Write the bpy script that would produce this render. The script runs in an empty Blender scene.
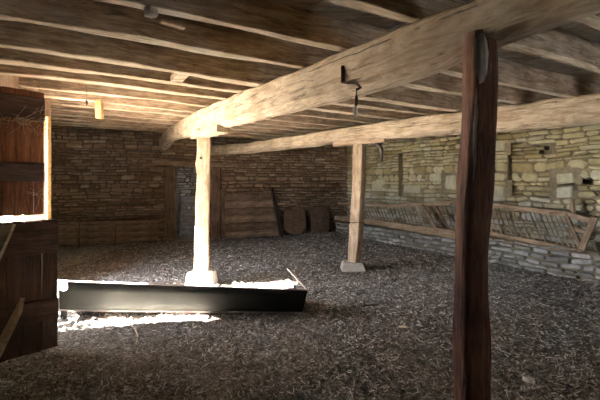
import bpy, math, random
from mathutils import Vector, Matrix, noise
random.seed(7)
C = bpy.context.scene.collection
EYE = 1.6; F = 415.0; HZ = 182.0

def P(px, py, Y):
    """point in the barn seen in column px, row py at distance Y"""
    return Vector(((px-300)/F*Y, Y, EYE+(HZ-py)/F*Y))

# ------------------------------------------------------------------ materials
def newmat(name):
    m = bpy.data.materials.new(name); m.use_nodes = True
    nt = m.node_tree; b = nt.nodes['Principled BSDF']
    return m, nt, b
def ramp(nt, fac, stops):
    r = nt.nodes.new('ShaderNodeValToRGB'); nt.links.new(fac, r.inputs[0])
    e = r.color_ramp.elements
    e[0].position, e[0].color = stops[0][0], (*stops[0][1], 1)
    e[1].position, e[1].color = stops[-1][0], (*stops[-1][1], 1)
    for p, c in stops[1:-1]:
        x = e.new(p); x.color = (*c, 1)
    return r.outputs[0]
def mix(nt, fac, a, b, mode='MIX'):
    n = nt.nodes.new('ShaderNodeMix'); n.data_type = 'RGBA'; n.blend_type = mode
    if isinstance(fac, float): n.inputs[0].default_value = fac
    else: nt.links.new(fac, n.inputs[0])
    for i, v in ((6, a), (7, b)):
        if isinstance(v, tuple): n.inputs[i].default_value = (*v, 1)
        else: nt.links.new(v, n.inputs[i])
    return n.outputs[2]
def coords(nt, scale=(1,1,1)):
    t = nt.nodes.new('ShaderNodeTexCoord'); mp = nt.nodes.new('ShaderNodeMapping')
    mp.inputs['Scale'].default_value = scale
    nt.links.new(t.outputs['Object'], mp.inputs[0]); return mp.outputs[0]
def ntex(nt, vec, scale, detail=4, rough=.6, dist=0):
    n = nt.nodes.new('ShaderNodeTexNoise'); nt.links.new(vec, n.inputs['Vector'])
    n.inputs['Scale'].default_value = scale; n.inputs['Detail'].default_value = detail
    n.inputs['Roughness'].default_value = rough; n.inputs['Distortion'].default_value = dist
    return n.outputs['Fac']
def bump(nt, b, h, strength, dist):
    n = nt.nodes.new('ShaderNodeBump'); n.inputs['Strength'].default_value = strength
    n.inputs['Distance'].default_value = dist
    nt.links.new(h, n.inputs['Height']); nt.links.new(n.outputs[0], b.inputs['Normal'])
def wood(name, dark, mid, light, grain=9, rough=.85, bstr=.6, cracks=.55):
    m, nt, b = newmat(name)
    g = grain
    n1 = ntex(nt, coords(nt, (1.6, g*1.6, g*1.6)), 1.6, 8, .72, .8); n2 = ntex(nt, coords(nt, (1,1,1)), 2.6, 6, .65)
    n3 = ntex(nt, coords(nt, (.8, g*1.7, g*1.7)), 2.0, 5, .6, .7)
    n4 = ntex(nt, coords(nt, (2.2,4,4)), 3.2, 4, .6)
    n5 = ntex(nt, coords(nt, (3, g*5, g*5)), 2.5, 3, .6)
    c1 = ramp(nt, n1, [(.36, dark), (.5, mid), (.64, light)])
    c2 = ramp(nt, n2, [(.36, tuple(x**.5*.62 for x in mid)), (.56, (1,1,1))])
    c = mix(nt, .6, c1, c2, 'MULTIPLY')
    ck = ramp(nt, n3, [(.33, (.08,.06,.05)), (.385, (1,1,1))])
    c = mix(nt, cracks, c, ck, 'MULTIPLY')
    kn = ramp(nt, n4, [(.27, (.15,.1,.07)), (.33, (1,1,1))])
    c = mix(nt, .8, c, kn, 'MULTIPLY')
    c = mix(nt, .5, c, ramp(nt, n5, [(.35,(.62,.6,.58)),(.6,(1,1,1))]), 'MULTIPLY')
    nt.links.new(c, b.inputs['Base Color']); b.inputs['Roughness'].default_value = rough
    b.inputs['Specular IOR Level'].default_value = .2
    q = nt.nodes.new('ShaderNodeMath'); q.operation = 'MULTIPLY'; nt.links.new(ck, q.inputs[0]); nt.links.new(n1, q.inputs[1])
    bump(nt, b, q.outputs[0], bstr, .03)
    return m
def stone(name, stops, grime=(.5,.45,.4), bstr=.7, low=None, spot=(.45,.42,.38)):
    m, nt, b = newmat(name)
    a = nt.nodes.new('ShaderNodeAttribute'); a.attribute_name = 'tone'
    v = coords(nt)
    c = ramp(nt, a.outputs['Fac'], stops)
    n1 = ntex(nt, v, 9, 6, .65); n2 = ntex(nt, v, .8, 4, .6); n3 = ntex(nt, v, 35, 4, .6)
    c = mix(nt, .75, c, ramp(nt, n1, [(.32, spot), (.6, (1,1,1))]), 'MULTIPLY')
    c = mix(nt, .7, c, ramp(nt, n2, [(.38, grime), (.62, (1,1,1))]), 'MULTIPLY')
    if low:                                        # lower wall tinted by the given colour, fading out with height
        sp = nt.nodes.new('ShaderNodeSeparateXYZ'); nt.links.new(v, sp.inputs[0])
        s = nt.nodes.new('ShaderNodeMath'); s.operation = 'ADD'; nt.links.new(sp.outputs[2], s.inputs[0])
        q = nt.nodes.new('ShaderNodeMath'); q.operation = 'MULTIPLY'; q.inputs[1].default_value = .8
        nt.links.new(n2, q.inputs[0]); nt.links.new(q.outputs[0], s.inputs[1])
        f = ramp(nt, s.outputs[0], [(low[0]/1.0 if low[0] < 1 else .99, (1,1,1)), (1, (1,1,1))])
        mr = nt.nodes.new('ShaderNodeMapRange'); nt.links.new(s.outputs[0], mr.inputs[0])
        mr.inputs[1].default_value = low[0]; mr.inputs[2].default_value = low[1]
        c = mix(nt, mr.outputs[0], mix(nt, 1.0, c, low[2], 'MULTIPLY'), c)
    nt.links.new(c, b.inputs['Base Color']); b.inputs['Roughness'].default_value = .92
    b.inputs['Specular IOR Level'].default_value = .15
    ad = nt.nodes.new('ShaderNodeMath'); ad.operation = 'ADD'
    nt.links.new(n1, ad.inputs[0]); nt.links.new(n3, ad.inputs[1])
    bump(nt, b, ad.outputs[0], bstr, .025)
    return m
def plain(name, col, rough=.8, metal=0, var=.35, bs=.3, sc=14):
    m, nt, b = newmat(name)
    n = ntex(nt, coords(nt), sc, 5, .6)
    c = ramp(nt, n, [(.3, tuple(x*(1-var) for x in col)), (.7, tuple(min(1, x*(1+var)) for x in col))])
    nt.links.new(c, b.inputs['Base Color']); b.inputs['Roughness'].default_value = rough
    b.inputs['Metallic'].default_value = metal
    bump(nt, b, n, bs, .01)
    return m

M = {}
M['beam'] = wood('pale_oak', (.32,.23,.155), (.58,.46,.33), (.74,.64,.49), 7, cracks=.75)
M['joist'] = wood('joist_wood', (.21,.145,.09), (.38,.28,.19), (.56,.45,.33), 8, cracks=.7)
M['joist_edge'] = wood('pale_joist_edge', (.36,.27,.18), (.60,.50,.37), (.76,.68,.55), 8, cracks=.4)
M['deck'] = wood('deck_boards', (.34,.28,.21), (.55,.48,.39), (.66,.6,.5), 8, cracks=.3)
M['post'] = wood('post_oak', (.33,.22,.14), (.52,.39,.27), (.66,.54,.41), 7, cracks=.6)
M['dark_post'] = wood('dark_red_oak', (.05,.02,.012), (.12,.05,.03), (.19,.095,.06), 9, bstr=1.0, cracks=.75)
M['scar'] = wood('grey_scarred_oak', (.11,.09,.075), (.24,.20,.17), (.33,.29,.24), 9, cracks=.6)
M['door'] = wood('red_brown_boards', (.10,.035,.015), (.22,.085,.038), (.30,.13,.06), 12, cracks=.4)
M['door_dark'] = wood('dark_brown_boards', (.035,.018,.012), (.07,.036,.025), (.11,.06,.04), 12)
M['amber'] = wood('amber_frame_wood', (.4,.22,.08), (.6,.38,.16), (.7,.5,.25), 8, cracks=.2)
M['grey_wood'] = wood('grey_brown_wood', (.15,.10,.07), (.27,.19,.13), (.38,.29,.21), 9, cracks=.5)
M['tan_wood'] = wood('tan_wood', (.27,.17,.10), (.44,.31,.2), (.55,.43,.3), 9, cracks=.4)
M['dim_wood'] = wood('dim_brown_wood', (.07,.045,.03), (.15,.10,.07), (.22,.155,.11), 9, cracks=.6)
M['stone_back'] = stone('brown_rubble', [(0,(.19,.12,.08)),(.35,(.29,.205,.14)),(.7,(.38,.28,.20)),(1,(.47,.38,.28))], (.55,.47,.41), spot=(.55,.5,.46))
M['stone_right'] = stone('cream_rubble', [(0,(.44,.36,.20)),(.4,(.72,.64,.40)),(.8,(.78,.73,.51)),(1,(.82,.80,.66))], (.82,.77,.66), spot=(.68,.64,.56),
                         low=(1.35, 1.9, (.62,.66,.82)))
M['stone_low'] = stone('grey_rubble', [(0,(.3,.28,.25)),(.4,(.48,.46,.43)),(.8,(.64,.62,.6)),(1,(.78,.77,.75))], (.6,.58,.56))
M['stone_left'] = M['stone_back']
M['mortar'] = plain('earth_mortar', (.09,.06,.04), .95, bs=.6)
M['mortar_pale'] = plain('pale_lime_mortar', (.22,.18,.115), .95, bs=.6)
M['base_stone'] = plain('pale_block_stone', (.5,.47,.42), .9, var=.2, bs=.7)
M['rust'] = plain('rusty_iron', (.07,.035,.02), .75, .5)
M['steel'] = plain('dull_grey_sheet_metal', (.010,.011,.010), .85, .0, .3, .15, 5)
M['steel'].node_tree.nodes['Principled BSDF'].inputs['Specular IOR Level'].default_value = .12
M['steel_lip'] = plain('worn_metal_lip', (.34,.31,.3), .4, .7, .3, .2)
M['white_chip'] = plain('white_chip', (.8,.78,.74), .8, var=.1)
M['pale_wood_chip'] = plain('pale_splinter', (.55,.45,.33), .8)
M['cord'] = plain('dusty_cord', (.16,.12,.08), .9)
M['straw'] = plain('dry_straw', (.36,.27,.19), .8, var=.4, sc=2)
M['grey_panel'] = wood('blue_grey_boards', (.2,.2,.21), (.32,.32,.34), (.42,.43,.46), 8)
M['ground'] = plain('dusty_ground', (.58,.52,.43), .95)
M['void'] = plain('dark_cavity_earth', (.03,.022,.018), .95)

def floor_mat():
    m, nt, b = newmat('trodden_litter')
    v = coords(nt)
    n1 = ntex(nt, v, 28, 6, .75, .3); n2 = ntex(nt, v, .45, 3, .5); n3 = ntex(nt, v, 75, 3, .7)
    c = ramp(nt, n1, [(.32,(.035,.03,.026)), (.46,(.17,.152,.138)), (.58,(.37,.345,.33)), (.72,(.62,.60,.58))])
    c = mix(nt, .6, c, ramp(nt, n2, [(.35,(.7,.58,.5)), (.65,(1,1,1))]), 'MULTIPLY')
    fl = ramp(nt, n3, [(.62,(0,0,0)), (.70,(1,1,1))])
    c = mix(nt, fl, c, (.42,.39,.35))
    nt.links.new(c, b.inputs['Base Color']); b.inputs['Roughness'].default_value = .9
    b.inputs['Specular IOR Level'].default_value = .2
    a = nt.nodes.new('ShaderNodeMath'); a.operation = 'ADD'
    nt.links.new(n1, a.inputs[0]); nt.links.new(n3, a.inputs[1])
    bump(nt, b, a.outputs[0], 1.0, .05)
    return m
M['floor'] = floor_mat()

# ------------------------------------------------------------------ mesh helpers
class MB:
    def __init__(s): s.v = []; s.f = []; s.mi = []; s.tone = []
    def add(s, vs, fs, mi=0, tone=.5):
        k = len(s.v); s.v += [tuple(v) for v in vs]
        for f in fs: s.f.append(tuple(i+k for i in f)); s.mi.append(mi); s.tone.append(tone)
    def box(s, c, d, mtx=None, mi=0, jit=0, tone=.5):
        hx, hy, hz = d[0]/2, d[1]/2, d[2]/2
        vs = []
        for z in (-hz, hz):
            for x, y in ((-hx,-hy), (hx,-hy), (hx,hy), (-hx,hy)):
                q = Vector((x+random.uniform(-jit,jit), y+random.uniform(-jit,jit), z+random.uniform(-jit,jit)))
                if mtx: q = mtx @ q
                vs.append(q+Vector(c))
        s.add(vs, [(0,3,2,1),(4,5,6,7),(0,1,5,4),(1,2,6,5),(2,3,7,6),(3,0,4,7)], mi, tone)
    def tube(s, pts, rad, n=8, mi=0):
        pts = [Vector(p) for p in pts]; rings = []
        r = rad if callable(rad) else (lambda t: rad)
        for i, p in enumerate(pts):
            t = (pts[min(i+1, len(pts)-1)]-pts[max(i-1, 0)]).normalized()
            a = t.orthogonal().normalized() if i == 0 else (a_-t*a_.dot(t)).normalized()
            a_ = a; b = t.cross(a); rr = r(i/max(1, len(pts)-1))
            rings.append([p+(a*math.cos(2*math.pi*k/n)+b*math.sin(2*math.pi*k/n))*rr for k in range(n)])
        vs = [q for R in rings for q in R]; fs = []
        for i in range(len(pts)-1):
            for k in range(n):
                fs.append((i*n+k, i*n+(k+1)%n, (i+1)*n+(k+1)%n, (i+1)*n+k))
        fs.append(tuple(range(n-1,-1,-1))); fs.append(tuple((len(pts)-1)*n+k for k in range(n)))
        s.add(vs, fs, mi)
    def build(s, name, mats, parent=None, smooth=False, origin=None):
        me = bpy.data.meshes.new(name)
        o0 = Vector(origin) if origin is not None else Vector((0,0,0))
        me.from_pydata([tuple(Vector(v)-o0) for v in s.v], [], s.f)
        if not isinstance(mats, (list, tuple)): mats = [mats]
        for m in mats: me.materials.append(m)
        me.polygons.foreach_set('material_index', s.mi)
        at = me.attributes.new('tone', 'FLOAT', 'FACE'); at.data.foreach_set('value', s.tone)
        if smooth: me.polygons.foreach_set('use_smooth', [True]*len(me.polygons))
        me.update()
        o = bpy.data.objects.new(name, me); C.objects.link(o); o.location = o0
        if parent: o.parent = parent; o.location = o0
        return o
def tag(o, label=None, cat=None, group=None, kind=None):
    if label: o['label'] = label
    if cat: o['category'] = cat
    if group: o['group'] = group
    if kind: o['kind'] = kind
    return o
def empty(name, loc, label, cat, group=None):
    o = bpy.data.objects.new(name, None); C.objects.link(o); o.location = loc
    o.empty_display_size = .1
    return tag(o, label, cat, group)

def frame(A, B, up=Vector((0,0,1))):
    A = Vector(A); x = (Vector(B)-A); L = x.length; x.normalize()
    y = up.cross(x)
    if y.length < 1e-3: y = Vector((0,1,0)).cross(x)
    y.normalize(); z = x.cross(y)
    m = Matrix((x, y, z)).transposed().to_4x4(); m.translation = A
    return m, L
def timber(name, A, B, w, h, mat, parent=None, seg=None, rough=.012, prof=None, bevel=.25, seed=None, pin=None, freq=2.5):
    """hewn timber from A to B (axis of its cross section centre); prof(t)->(dy,dz,ws,hs). Local X runs along it."""
    m, L = frame(A, B)
    seg = seg or max(3, int(L/.22)); sd = seed if seed is not None else random.uniform(0, 100)
    cs = []
    bw, bh = w*bevel/2, h*bevel/2; bw = bh = min(bw, bh)
    for sx, sz in ((-1,-1), (1,-1), (1,1), (-1,1)):
        x0, z0 = sx*w/2, sz*h/2
        a = (x0, z0-sz*bh); b_ = (x0-sx*bw, z0)
        cs += [a, b_] if sx*sz > 0 else [b_, a]
    # add middle points on the long faces
    pts = []
    for i in range(8):
        a = cs[i]; b_ = cs[(i+1) % 8]; pts.append(a)
        if math.hypot(a[0]-b_[0], a[1]-b_[1]) > max(bw, bh)*1.6: pts.append(((a[0]+b_[0])/2, (a[1]+b_[1])/2))
    n = len(pts); vs = []
    for i in range(seg+1):
        t = i/seg; dy = dz = 0; ws = hs = 1
        if prof: dy, dz, ws, hs = prof(t)
        for (y, z) in pts:
            q = Vector((t*L, y*ws+dy, z*hs+dz))
            nv = noise.noise_vector(Vector((t*L*freq+sd, y*9+sd, z*9)))*rough
            nv2 = noise.noise_vector(Vector((t*L*.7+sd, y*2, z*2+sd)))*rough*1.5
            vs.append((q.x, q.y+nv.y+nv2.y, q.z+nv.z+nv2.z))
    fs = []
    for i in range(seg):
        for k in range(n):
            fs.append((i*n+k, i*n+(k+1)%n, (i+1)*n+(k+1)%n, (i+1)*n+k))
    fs.append(tuple(range(n-1,-1,-1))); fs.append(tuple(seg*n+k for k in range(n)))
    mb = MB(); mb.add(vs, fs); o = mb.build(name, mat)
    # consistent outward normals
    import bmesh
    bm = bmesh.new(); bm.from_mesh(o.data); bmesh.ops.recalc_face_normals(bm, faces=bm.faces); bm.to_mesh(o.data); bm.free()
    if parent:
        o.parent = parent; o.matrix_local = Matrix.Translation(-parent.location) @ m
    else: o.matrix_world = m
    return o
def child(mb, name, mats, parent, smooth=False):
    """mesh given in world coordinates, parented under an unrotated empty"""
    o = mb.build(name, mats, None, smooth); o.parent = parent
    o.location = (0,0,0) if parent.parent else -parent.location
    return o

# ------------------------------------------------------------------ layout of the barn
def jz(x, y): return EYE+1.03+.010*y-.025*x          # underside of the joists
JD = Vector((.88,.475)).normalized(); JN = Vector((-JD.y, JD.x))
def back_y(x): return 12.746+.39*x
def right_x(y): return 3.80+.55*(8.3-y)               # front of the stone manger
WOFF = .45                                             # upper wall stands this far behind it
def wall_x(y): return right_x(y)+.51
JX, JY = -3.69, 6.1                                   # far jamb of the doorway
def left_x(y): return -3.15 if y < 4.1 else (-3.15+(JX+3.15)*(y-4.1)/(JY-4.1) if y < JY else JX-.594*(y-JY))
def inside(x, y, m=.0): return y > -2.0 and y < back_y(x)-m and x > left_x(y)+m and x < wall_x(y)-m

# masonry: coursed rubble on the line p0->p1 (room on the left-hand side of the normal nrm)
def masonry(mb, p0, p1, z0, ztop, nrm, row=(.06,.12), ln=(.14,.42), inset=None, hole=None, prot=.03, breaks=(), tone_f=None, gap=.012, thick=.3, big=()):
    p0 = Vector((p0[0], p0[1], 0)); p1 = Vector((p1[0], p1[1], 0)); nrm = Vector((nrm[0], nrm[1], 0)).normalized()
    L = (p1-p0).length; d = (p1-p0)/L
    sd = random.uniform(0, 99)
    wave = lambda u, z: .035*noise.noise(Vector((u*1.3+sd, z*2, 0)))+.028*noise.noise(Vector((u*4.5, z*9, sd)))
    def pt(u, z, o): q = p0+d*u+nrm*o; return Vector((q.x, q.y, z))
    def cell(u0, u1, za, zb, ins, tone, pr):
        um = (u0+u1)/2
        zt = ztop(um) if callable(ztop) else ztop
        if za > zt-.02: return
        zb = min(zb, zt)
        def Z(u, z): return z+wave(u, z)
        # mortar cell box
        a = [pt(u0, Z(u0,za), ins-.02), pt(u1, Z(u1,za), ins-.02), pt(u1, Z(u1,zb), ins-.02), pt(u0, Z(u0,zb), ins-.02)]
        bk = [q-nrm*(thick+ins-.02) for q in a]
        mb.add(a+bk, [(0,1,2,3),(1,0,4,5),(2,1,5,6),(3,2,6,7),(0,3,7,4)], 1, tone)
        # stone
        g = gap*random.uniform(.5,1.3); j = lambda k=.012: random.uniform(-k,k)
        w, h = u1-u0, zb-za; cu = min(w, h)*random.uniform(.15,.35)*(1 if h < .2 else .3)
        oc = [(g+cu,g),(w-g-cu,g),(w-g,g+cu),(w-g,h-g-cu),(w-g-cu,h-g),(g+cu,h-g),(g,h-g-cu),(g,g+cu)]
        oc = [(x+j(.3*cu+.006), y+j(.22*cu+.004)) for x, y in oc]
        inn = .010+.12*min(w,h)*.5
        out, front = [], []
        tilt = random.uniform(-.35,.35)*pr; tilt2 = random.uniform(-.5,.3)*pr
        for x, y in oc:
            u, z = u0+x, za+y; out.append(pt(u, Z(u,z), ins-.02))
            x2 = w/2+(x-w/2)*(1-2*inn/max(w,.03)); y2 = h/2+(y-h/2)*(1-2*inn/max(h,.03))
            u, z = u0+x2, za+y2
            front.append(pt(u, Z(u,z), ins+pr+tilt*(x2/w-.5)*2+tilt2*(y2/h-.5)*2+j(.003)))
        cen = pt(u0+w*random.uniform(.35,.65), Z(um,za+h/2), ins+pr+.006+j(.005))
        vs = out+front+[cen]
        fs = [(i,(i+1)%8,8+(i+1)%8,8+i) for i in range(8)]+[(8+i,8+(i+1)%8,16) for i in range(8)]
        mb.add(vs, fs, 0, tone)
    z = z0
    while True:
        h = random.uniform(*row)
        if random.random() < .12: h *= 1.5
        mx = max((ztop(u*L/10) if callable(ztop) else ztop) for u in range(11))
        if z > mx: break
        zb = z+h; zm = z+h/2
        bs = sorted([0, L]+[b for b, lo, hi in breaks if lo < zm < hi])
        for a, b in zip(bs[:-1], bs[1:]):
            u = a
            while u < b-.01:
                l = random.uniform(*ln)*(1.0 if random.random() < .85 else 1.5)
                if b-(u+l) < .12: l = b-u
                u1 = min(b, u+l); um = (u+u1)/2
                if not (hole and hole(um, zm)) and not any(bu0 < um < bu1 and bz0 < zm < bz1 for bu0, bu1, bz0, bz1 in big):
                    ins = inset(um, zm) if inset else 0
                    tone = random.random()
                    if tone_f: tone = tone_f(um, zm, tone)
                    pr = random.uniform(.2,1)*prot
                    if h > .1 and random.random() < .35 and l < .3:      # two thin stones in place of one
                        zs = z+h*random.uniform(.35,.65)
                        cell(u, u1, z, zs, ins, tone, pr); cell(u, u1, zs, zb, ins, random.random(), random.uniform(.2,1)*prot)
                    else: cell(u, u1, z, zb, ins, tone, pr)
                u = u1
        z = zb
    for bu0, bu1, bz0, bz1 in big:
        io = (inset((bu0+bu1)/2, (bz0+bz1)/2) if inset else 0)-.012
        ez = min(.1, .3*(bz1-bz0)); mb.add([pt(bu0-.12,bz0-ez,io), pt(bu1+.12,bz0-ez,io), pt(bu1+.12,bz1+ez,io), pt(bu0-.12,bz1+ez,io)], [(0,1,2,3)], 1)
        cell(bu0, bu1, bz0, bz1, inset((bu0+bu1)/2, (bz0+bz1)/2) if inset else 0, random.uniform(.85,1), prot*.8)
    return d, nrm

def slab(mb, pts, z0, z1, mi=1):
    """upright wall core over a plan polygon"""
    n = len(pts); z1f = z1 if callable(z1) else (lambda x, y: z1)
    vs = [(x, y, z0) for x, y in pts]+[(x, y, z1f(x, y)) for x, y in pts]
    mb.add(vs, [tuple(range(n-1,-1,-1)), tuple(range(n,2*n))]+[(i,(i+1)%n,n+(i+1)%n,n+i) for i in range(n)], mi)
topz = lambda x, y: jz(x, y)+.24

# ---- back wall with doorway into the chamber behind
bx0, bx1 = -6.6, 1.75
pb0, pb1 = (bx0, back_y(bx0)), (bx1, back_y(bx1))
BL = math.hypot(bx1-bx0, pb1[1]-pb0[1]); bd = ((bx1-bx0)/BL, (pb1[1]-pb0[1])/BL); bn = (bd[1], -bd[0])
def bu(px):                                     # column -> distance along the back wall
    k = (px-300)/F; y = 12.746/(1-.39*k); return (k*y-bx0)/(bd[0])
ud0, ud1 = bu(175.5), bu(214); zd = 2.02
b_ = MB()
bh = lambda u, z: ud0 < u < ud1 and z < zd
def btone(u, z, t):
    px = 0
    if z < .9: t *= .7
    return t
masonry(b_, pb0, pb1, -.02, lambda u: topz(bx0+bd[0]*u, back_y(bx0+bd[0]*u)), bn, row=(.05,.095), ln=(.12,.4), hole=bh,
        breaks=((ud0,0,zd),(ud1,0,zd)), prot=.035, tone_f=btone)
def bp(u, o): return (pb0[0]+bd[0]*u-bn[0]*o, pb0[1]+bd[1]*u-bn[1]*o)
for a, c, z0, z1 in ((-.4, ud0, -.1, 3.4), (ud1, BL+1.2, -.1, 3.4), (ud0, ud1, zd, 3.4)):
    slab(b_, [bp(a,.12), bp(c,.12), bp(c,.6), bp(a,.6)], z0, z1)
tag(b_.build('wall_back', [M['stone_back'], M['mortar']]), kind='structure')
# chamber behind
c_ = MB()
q0, q1 = bp(ud0-1.2, 2.2), bp(ud1+1.0, 2.2)
masonry(c_, q0, q1, -.02, 2.9, bn, row=(.06,.11), ln=(.1,.3), prot=.05)
slab(c_, [bp(ud0-1.3,2.3), bp(ud1+1.1,2.3), bp(ud1+1.1,2.6), bp(ud0-1.3,2.6)], -.1, 3.2)
slab(c_, [bp(ud1+1.0,.6), bp(ud1+1.3,.6), bp(ud1+1.3,2.6), bp(ud1+1.0,2.6)], -.1, 1.3)   # unseen window gap above, added to let skylight into the chamber
slab(c_, [bp(ud1+1.0,.6), bp(ud1+1.3,.6), bp(ud1+1.3,2.6), bp(ud1+1.0,2.6)], 1.7, 3.2)
slab(c_, [bp(ud0-1.3,.6), bp(ud0-1.0,.6), bp(ud0-1.0,2.6), bp(ud0-1.3,2.6)], -.1, 3.2)
tag(c_.build('wall_chamber', [M['stone_low'], M['mortar']]), kind='structure')
c_ = MB(); slab(c_, [bp(ud0-1.3,.6), bp(ud1+1.3,.6), bp(ud1+1.3,2.6), bp(ud0-1.3,2.6)], 3.2, 3.3)
tag(c_.build('ceiling_chamber', [M['deck'], M['deck']]), kind='structure')

# ---- right wall (upper) with two blocked windows, and its continuation towards the camera
yA, yB = 13.6, -2.3
pr0, pr1 = (wall_x(yA), yA), (wall_x(yB), yB)
RL = math.hypot(pr1[0]-pr0[0], pr1[1]-pr0[1]); rd = ((pr1[0]-pr0[0])/RL, (pr1[1]-pr0[1])/RL); rn = (rd[1], -rd[0])
def ru(px):                                     # column -> distance along the right wall
    k = (px-300)/F; y = (3.80+.51+.55*8.3)/(k+.55); return (y-yA)/rd[1]
def rY(px): k = (px-300)/F; return (3.80+.51+.55*8.3)/(k+.55)
def rz(px, py): return EYE+(HZ-py)/F*rY(px)
nA = (ru(398), ru(443), rz(420,196), rz(440,149)); nB = (ru(507), ru(555), rz(530,199), rz(545,142))
slA = (ru(437), ru(443), rz(440,156.5), rz(440,151.5)); slB = (ru(540), ru(554), rz(547,148.5), rz(547,144))
def rin(u, z):
    if nA[0] < u < nA[1] and nA[2] < z < nA[3]: return -.16
    if nB[0] < u < nB[1] and nB[2] < z < nB[3]: return -.13
    return 0
def rhole(u, z):
    for s in (slA, slB):
        if s[0] < u < s[1] and s[2]-.045 < z < s[3]+.035: return True
    a, c = ru(587), ru(593)
    return (ru(560) < u < ru(566) and rz(563,128) < z < rz(563,122))
r_ = MB()
brk = [(n[0], n[2], n[3]) for n in (nA, nB, slA, slB)]+[(n[1], n[2], n[3]) for n in (nA, nB, slA, slB)]
big = [(ru(372), ru(385), rz(378,192), rz(378,178)), (ru(399), ru(416), rz(408,194), rz(408,184)), (ru(445), ru(456), rz(450,190), rz(450,174)),
       (ru(555.5), ru(575), rz(565,185), rz(565,172)), (ru(555.5), ru(573), rz(565,198), rz(565,186)), (ru(487), ru(506), rz(497,197), rz(497,184)),
       (ru(528), ru(556), rz(542,143.5), rz(542,139)), (ru(491), ru(505), rz(498,152), rz(498,140))]
masonry(r_, pr0, pr1, .3, lambda u: topz(pr0[0]+rd[0]*u, pr0[1]+rd[1]*u), rn, row=(.06,.13), ln=(.13,.42), inset=rin, hole=rhole,
        breaks=brk, prot=.03, thick=.34, gap=.008, big=big)
def rp(u, o): return (pr0[0]+rd[0]*u-rn[0]*o, pr0[1]+rd[1]*u-rn[1]*o)
slab(r_, [rp(-.6,.30), rp(RL+.5,.30), rp(RL+.5,.7), rp(-.6,.7)], -.1, 3.3)
tag(r_.build('wall_right', [M['stone_right'], M['mortar_pale']]), kind='structure')

# ---- left wall: near stretch, wide doorway under an added arch, far stretch
l_ = MB()
YN = 4.25                                              # near jamb
masonry(l_, (-3.15,-2.3), (-3.15,YN), 0, lambda u: topz(-3.15, -2.3+u), (1,0), prot=.03)
slab(l_, [(-3.75,-2.3), (-3.25,-2.3), (-3.25,YN), (-3.75,YN)], -.1, 3.4)
fx, fy = left_x(10.9), 10.9
dl = Vector((fx-JX, fy-JY)).normalized(); nl = (dl.y, -dl.x)
masonry(l_, (JX,JY), (fx,fy), 0, lambda u: topz(JX+dl.x*u, JY+dl.y*u), nl, prot=.02, ln=(.15,.45))
slab(l_, [(JX-.03,JY+.03), (fx-.12,fy), (fx-.8,fy), (-4.4,6.6)], -.1, 3.4)
# unseen half arch added over the opening, shaped to round off the sun patch
arch = [(4.28,1.64),(4.45,1.74),(4.75,1.93),(5.0,2.02),(5.25,2.2),(5.5,2.36),(5.8,2.5),(6.15,2.58)]
for (ya, za), (yb, zb) in zip(arch[:-1], arch[1:]):
    ia, ib = left_x(ya), left_x(min(yb, JY)); n0 = len(l_.v)
    l_.add([(ia-.6,ya,za),(ia,ya,za),(ib,yb,zb),(ib-.6,yb,zb),(ia-.6,ya,3.4),(ia,ya,3.4),(ib,yb,3.4),(ib-.6,yb,3.4)],
           [(0,3,2,1),(4,5,6,7),(0,1,5,4),(1,2,6,5),(2,3,7,6),(3,0,4,7)], 0, random.random())
tag(l_.build('wall_left', [M['stone_left'], M['mortar']]), kind='structure')
# near wall behind the camera
n_ = MB()
masonry(n_, (7.5,-2.0), (-3.2,-2.0), 0, 3.1, (0,1), row=(.1,.18), ln=(.2,.5))
slab(n_, [(-3.8,-2.5), (10.9,-2.5), (10.9,-2.12), (-3.8,-2.12)], -.1, 3.4)
tag(n_.build('wall_near', [M['stone_back'], M['mortar']]), kind='structure')

# ---- door frame
def fbox(name, x0, x1, y0, y1, z0, z1, mat, parent=None):
    mb = MB(); mb.box(((x0+x1)/2, (y0+y1)/2, (z0+z1)/2), (x1-x0, y1-y0, z1-z0)); o = mb.build(name, mat); 
    return o
tb = MB(); slab(tb, [(-3.685,JY-.04), (-3.685,JY+.04), (-4.36,6.56), (-4.36,6.48)], 0, 2.6, 0)
tag(tb.build('trim_1', M['amber']), kind='structure')
tag(fbox('trim_2', -3.75, -3.14, YN-.02, YN+.04, 0, 1.45, M['amber']), kind='structure')

# ---- ceiling boards (run the way of the beams), light-tight layer above
d_ = MB(); t = -9.0
k = 0
while t < 16:
    w = random.uniform(.16,.24); s0, s1 = -6.5, 13.5
    n = 40; dzb = random.uniform(-.008,.008)
    vs = []
    for i in range(n+1):
        s = s0+(s1-s0)*i/n
        for tt in (t+.004, t+w-.004):
            x = JN.x*s+JD.x*tt; y = JN.y*s+JD.y*tt
            z = jz(x, y)+.235+dzb+.004*noise.noise(Vector((x*3,y*3,0)))
            vs += [(x,y,z), (x,y,z+.03)]
    fs = []
    for i in range(n):
        a = i*4; c = a+4
        fs += [(a,c,c+2,a+2), (a+1,a+3,c+3,c+1), (a,a+1,c+1,c), (a+2,c+2,c+3,a+3)]
    d_.add(vs, fs, 0, random.random()); t += w; k += 1
vs = []
for (x, y) in ((-12,-6),(16,-6),(16,20),(-12,20)): vs.append((x,y,jz(x,y)+.29))
vs += [(x,y,z+.1) for x,y,z in vs[:4]]
d_.add(vs, [(0,3,2,1),(4,5,6,7),(0,1,5,4),(1,2,6,5),(2,3,7,6),(3,0,4,7)], 1)
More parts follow.
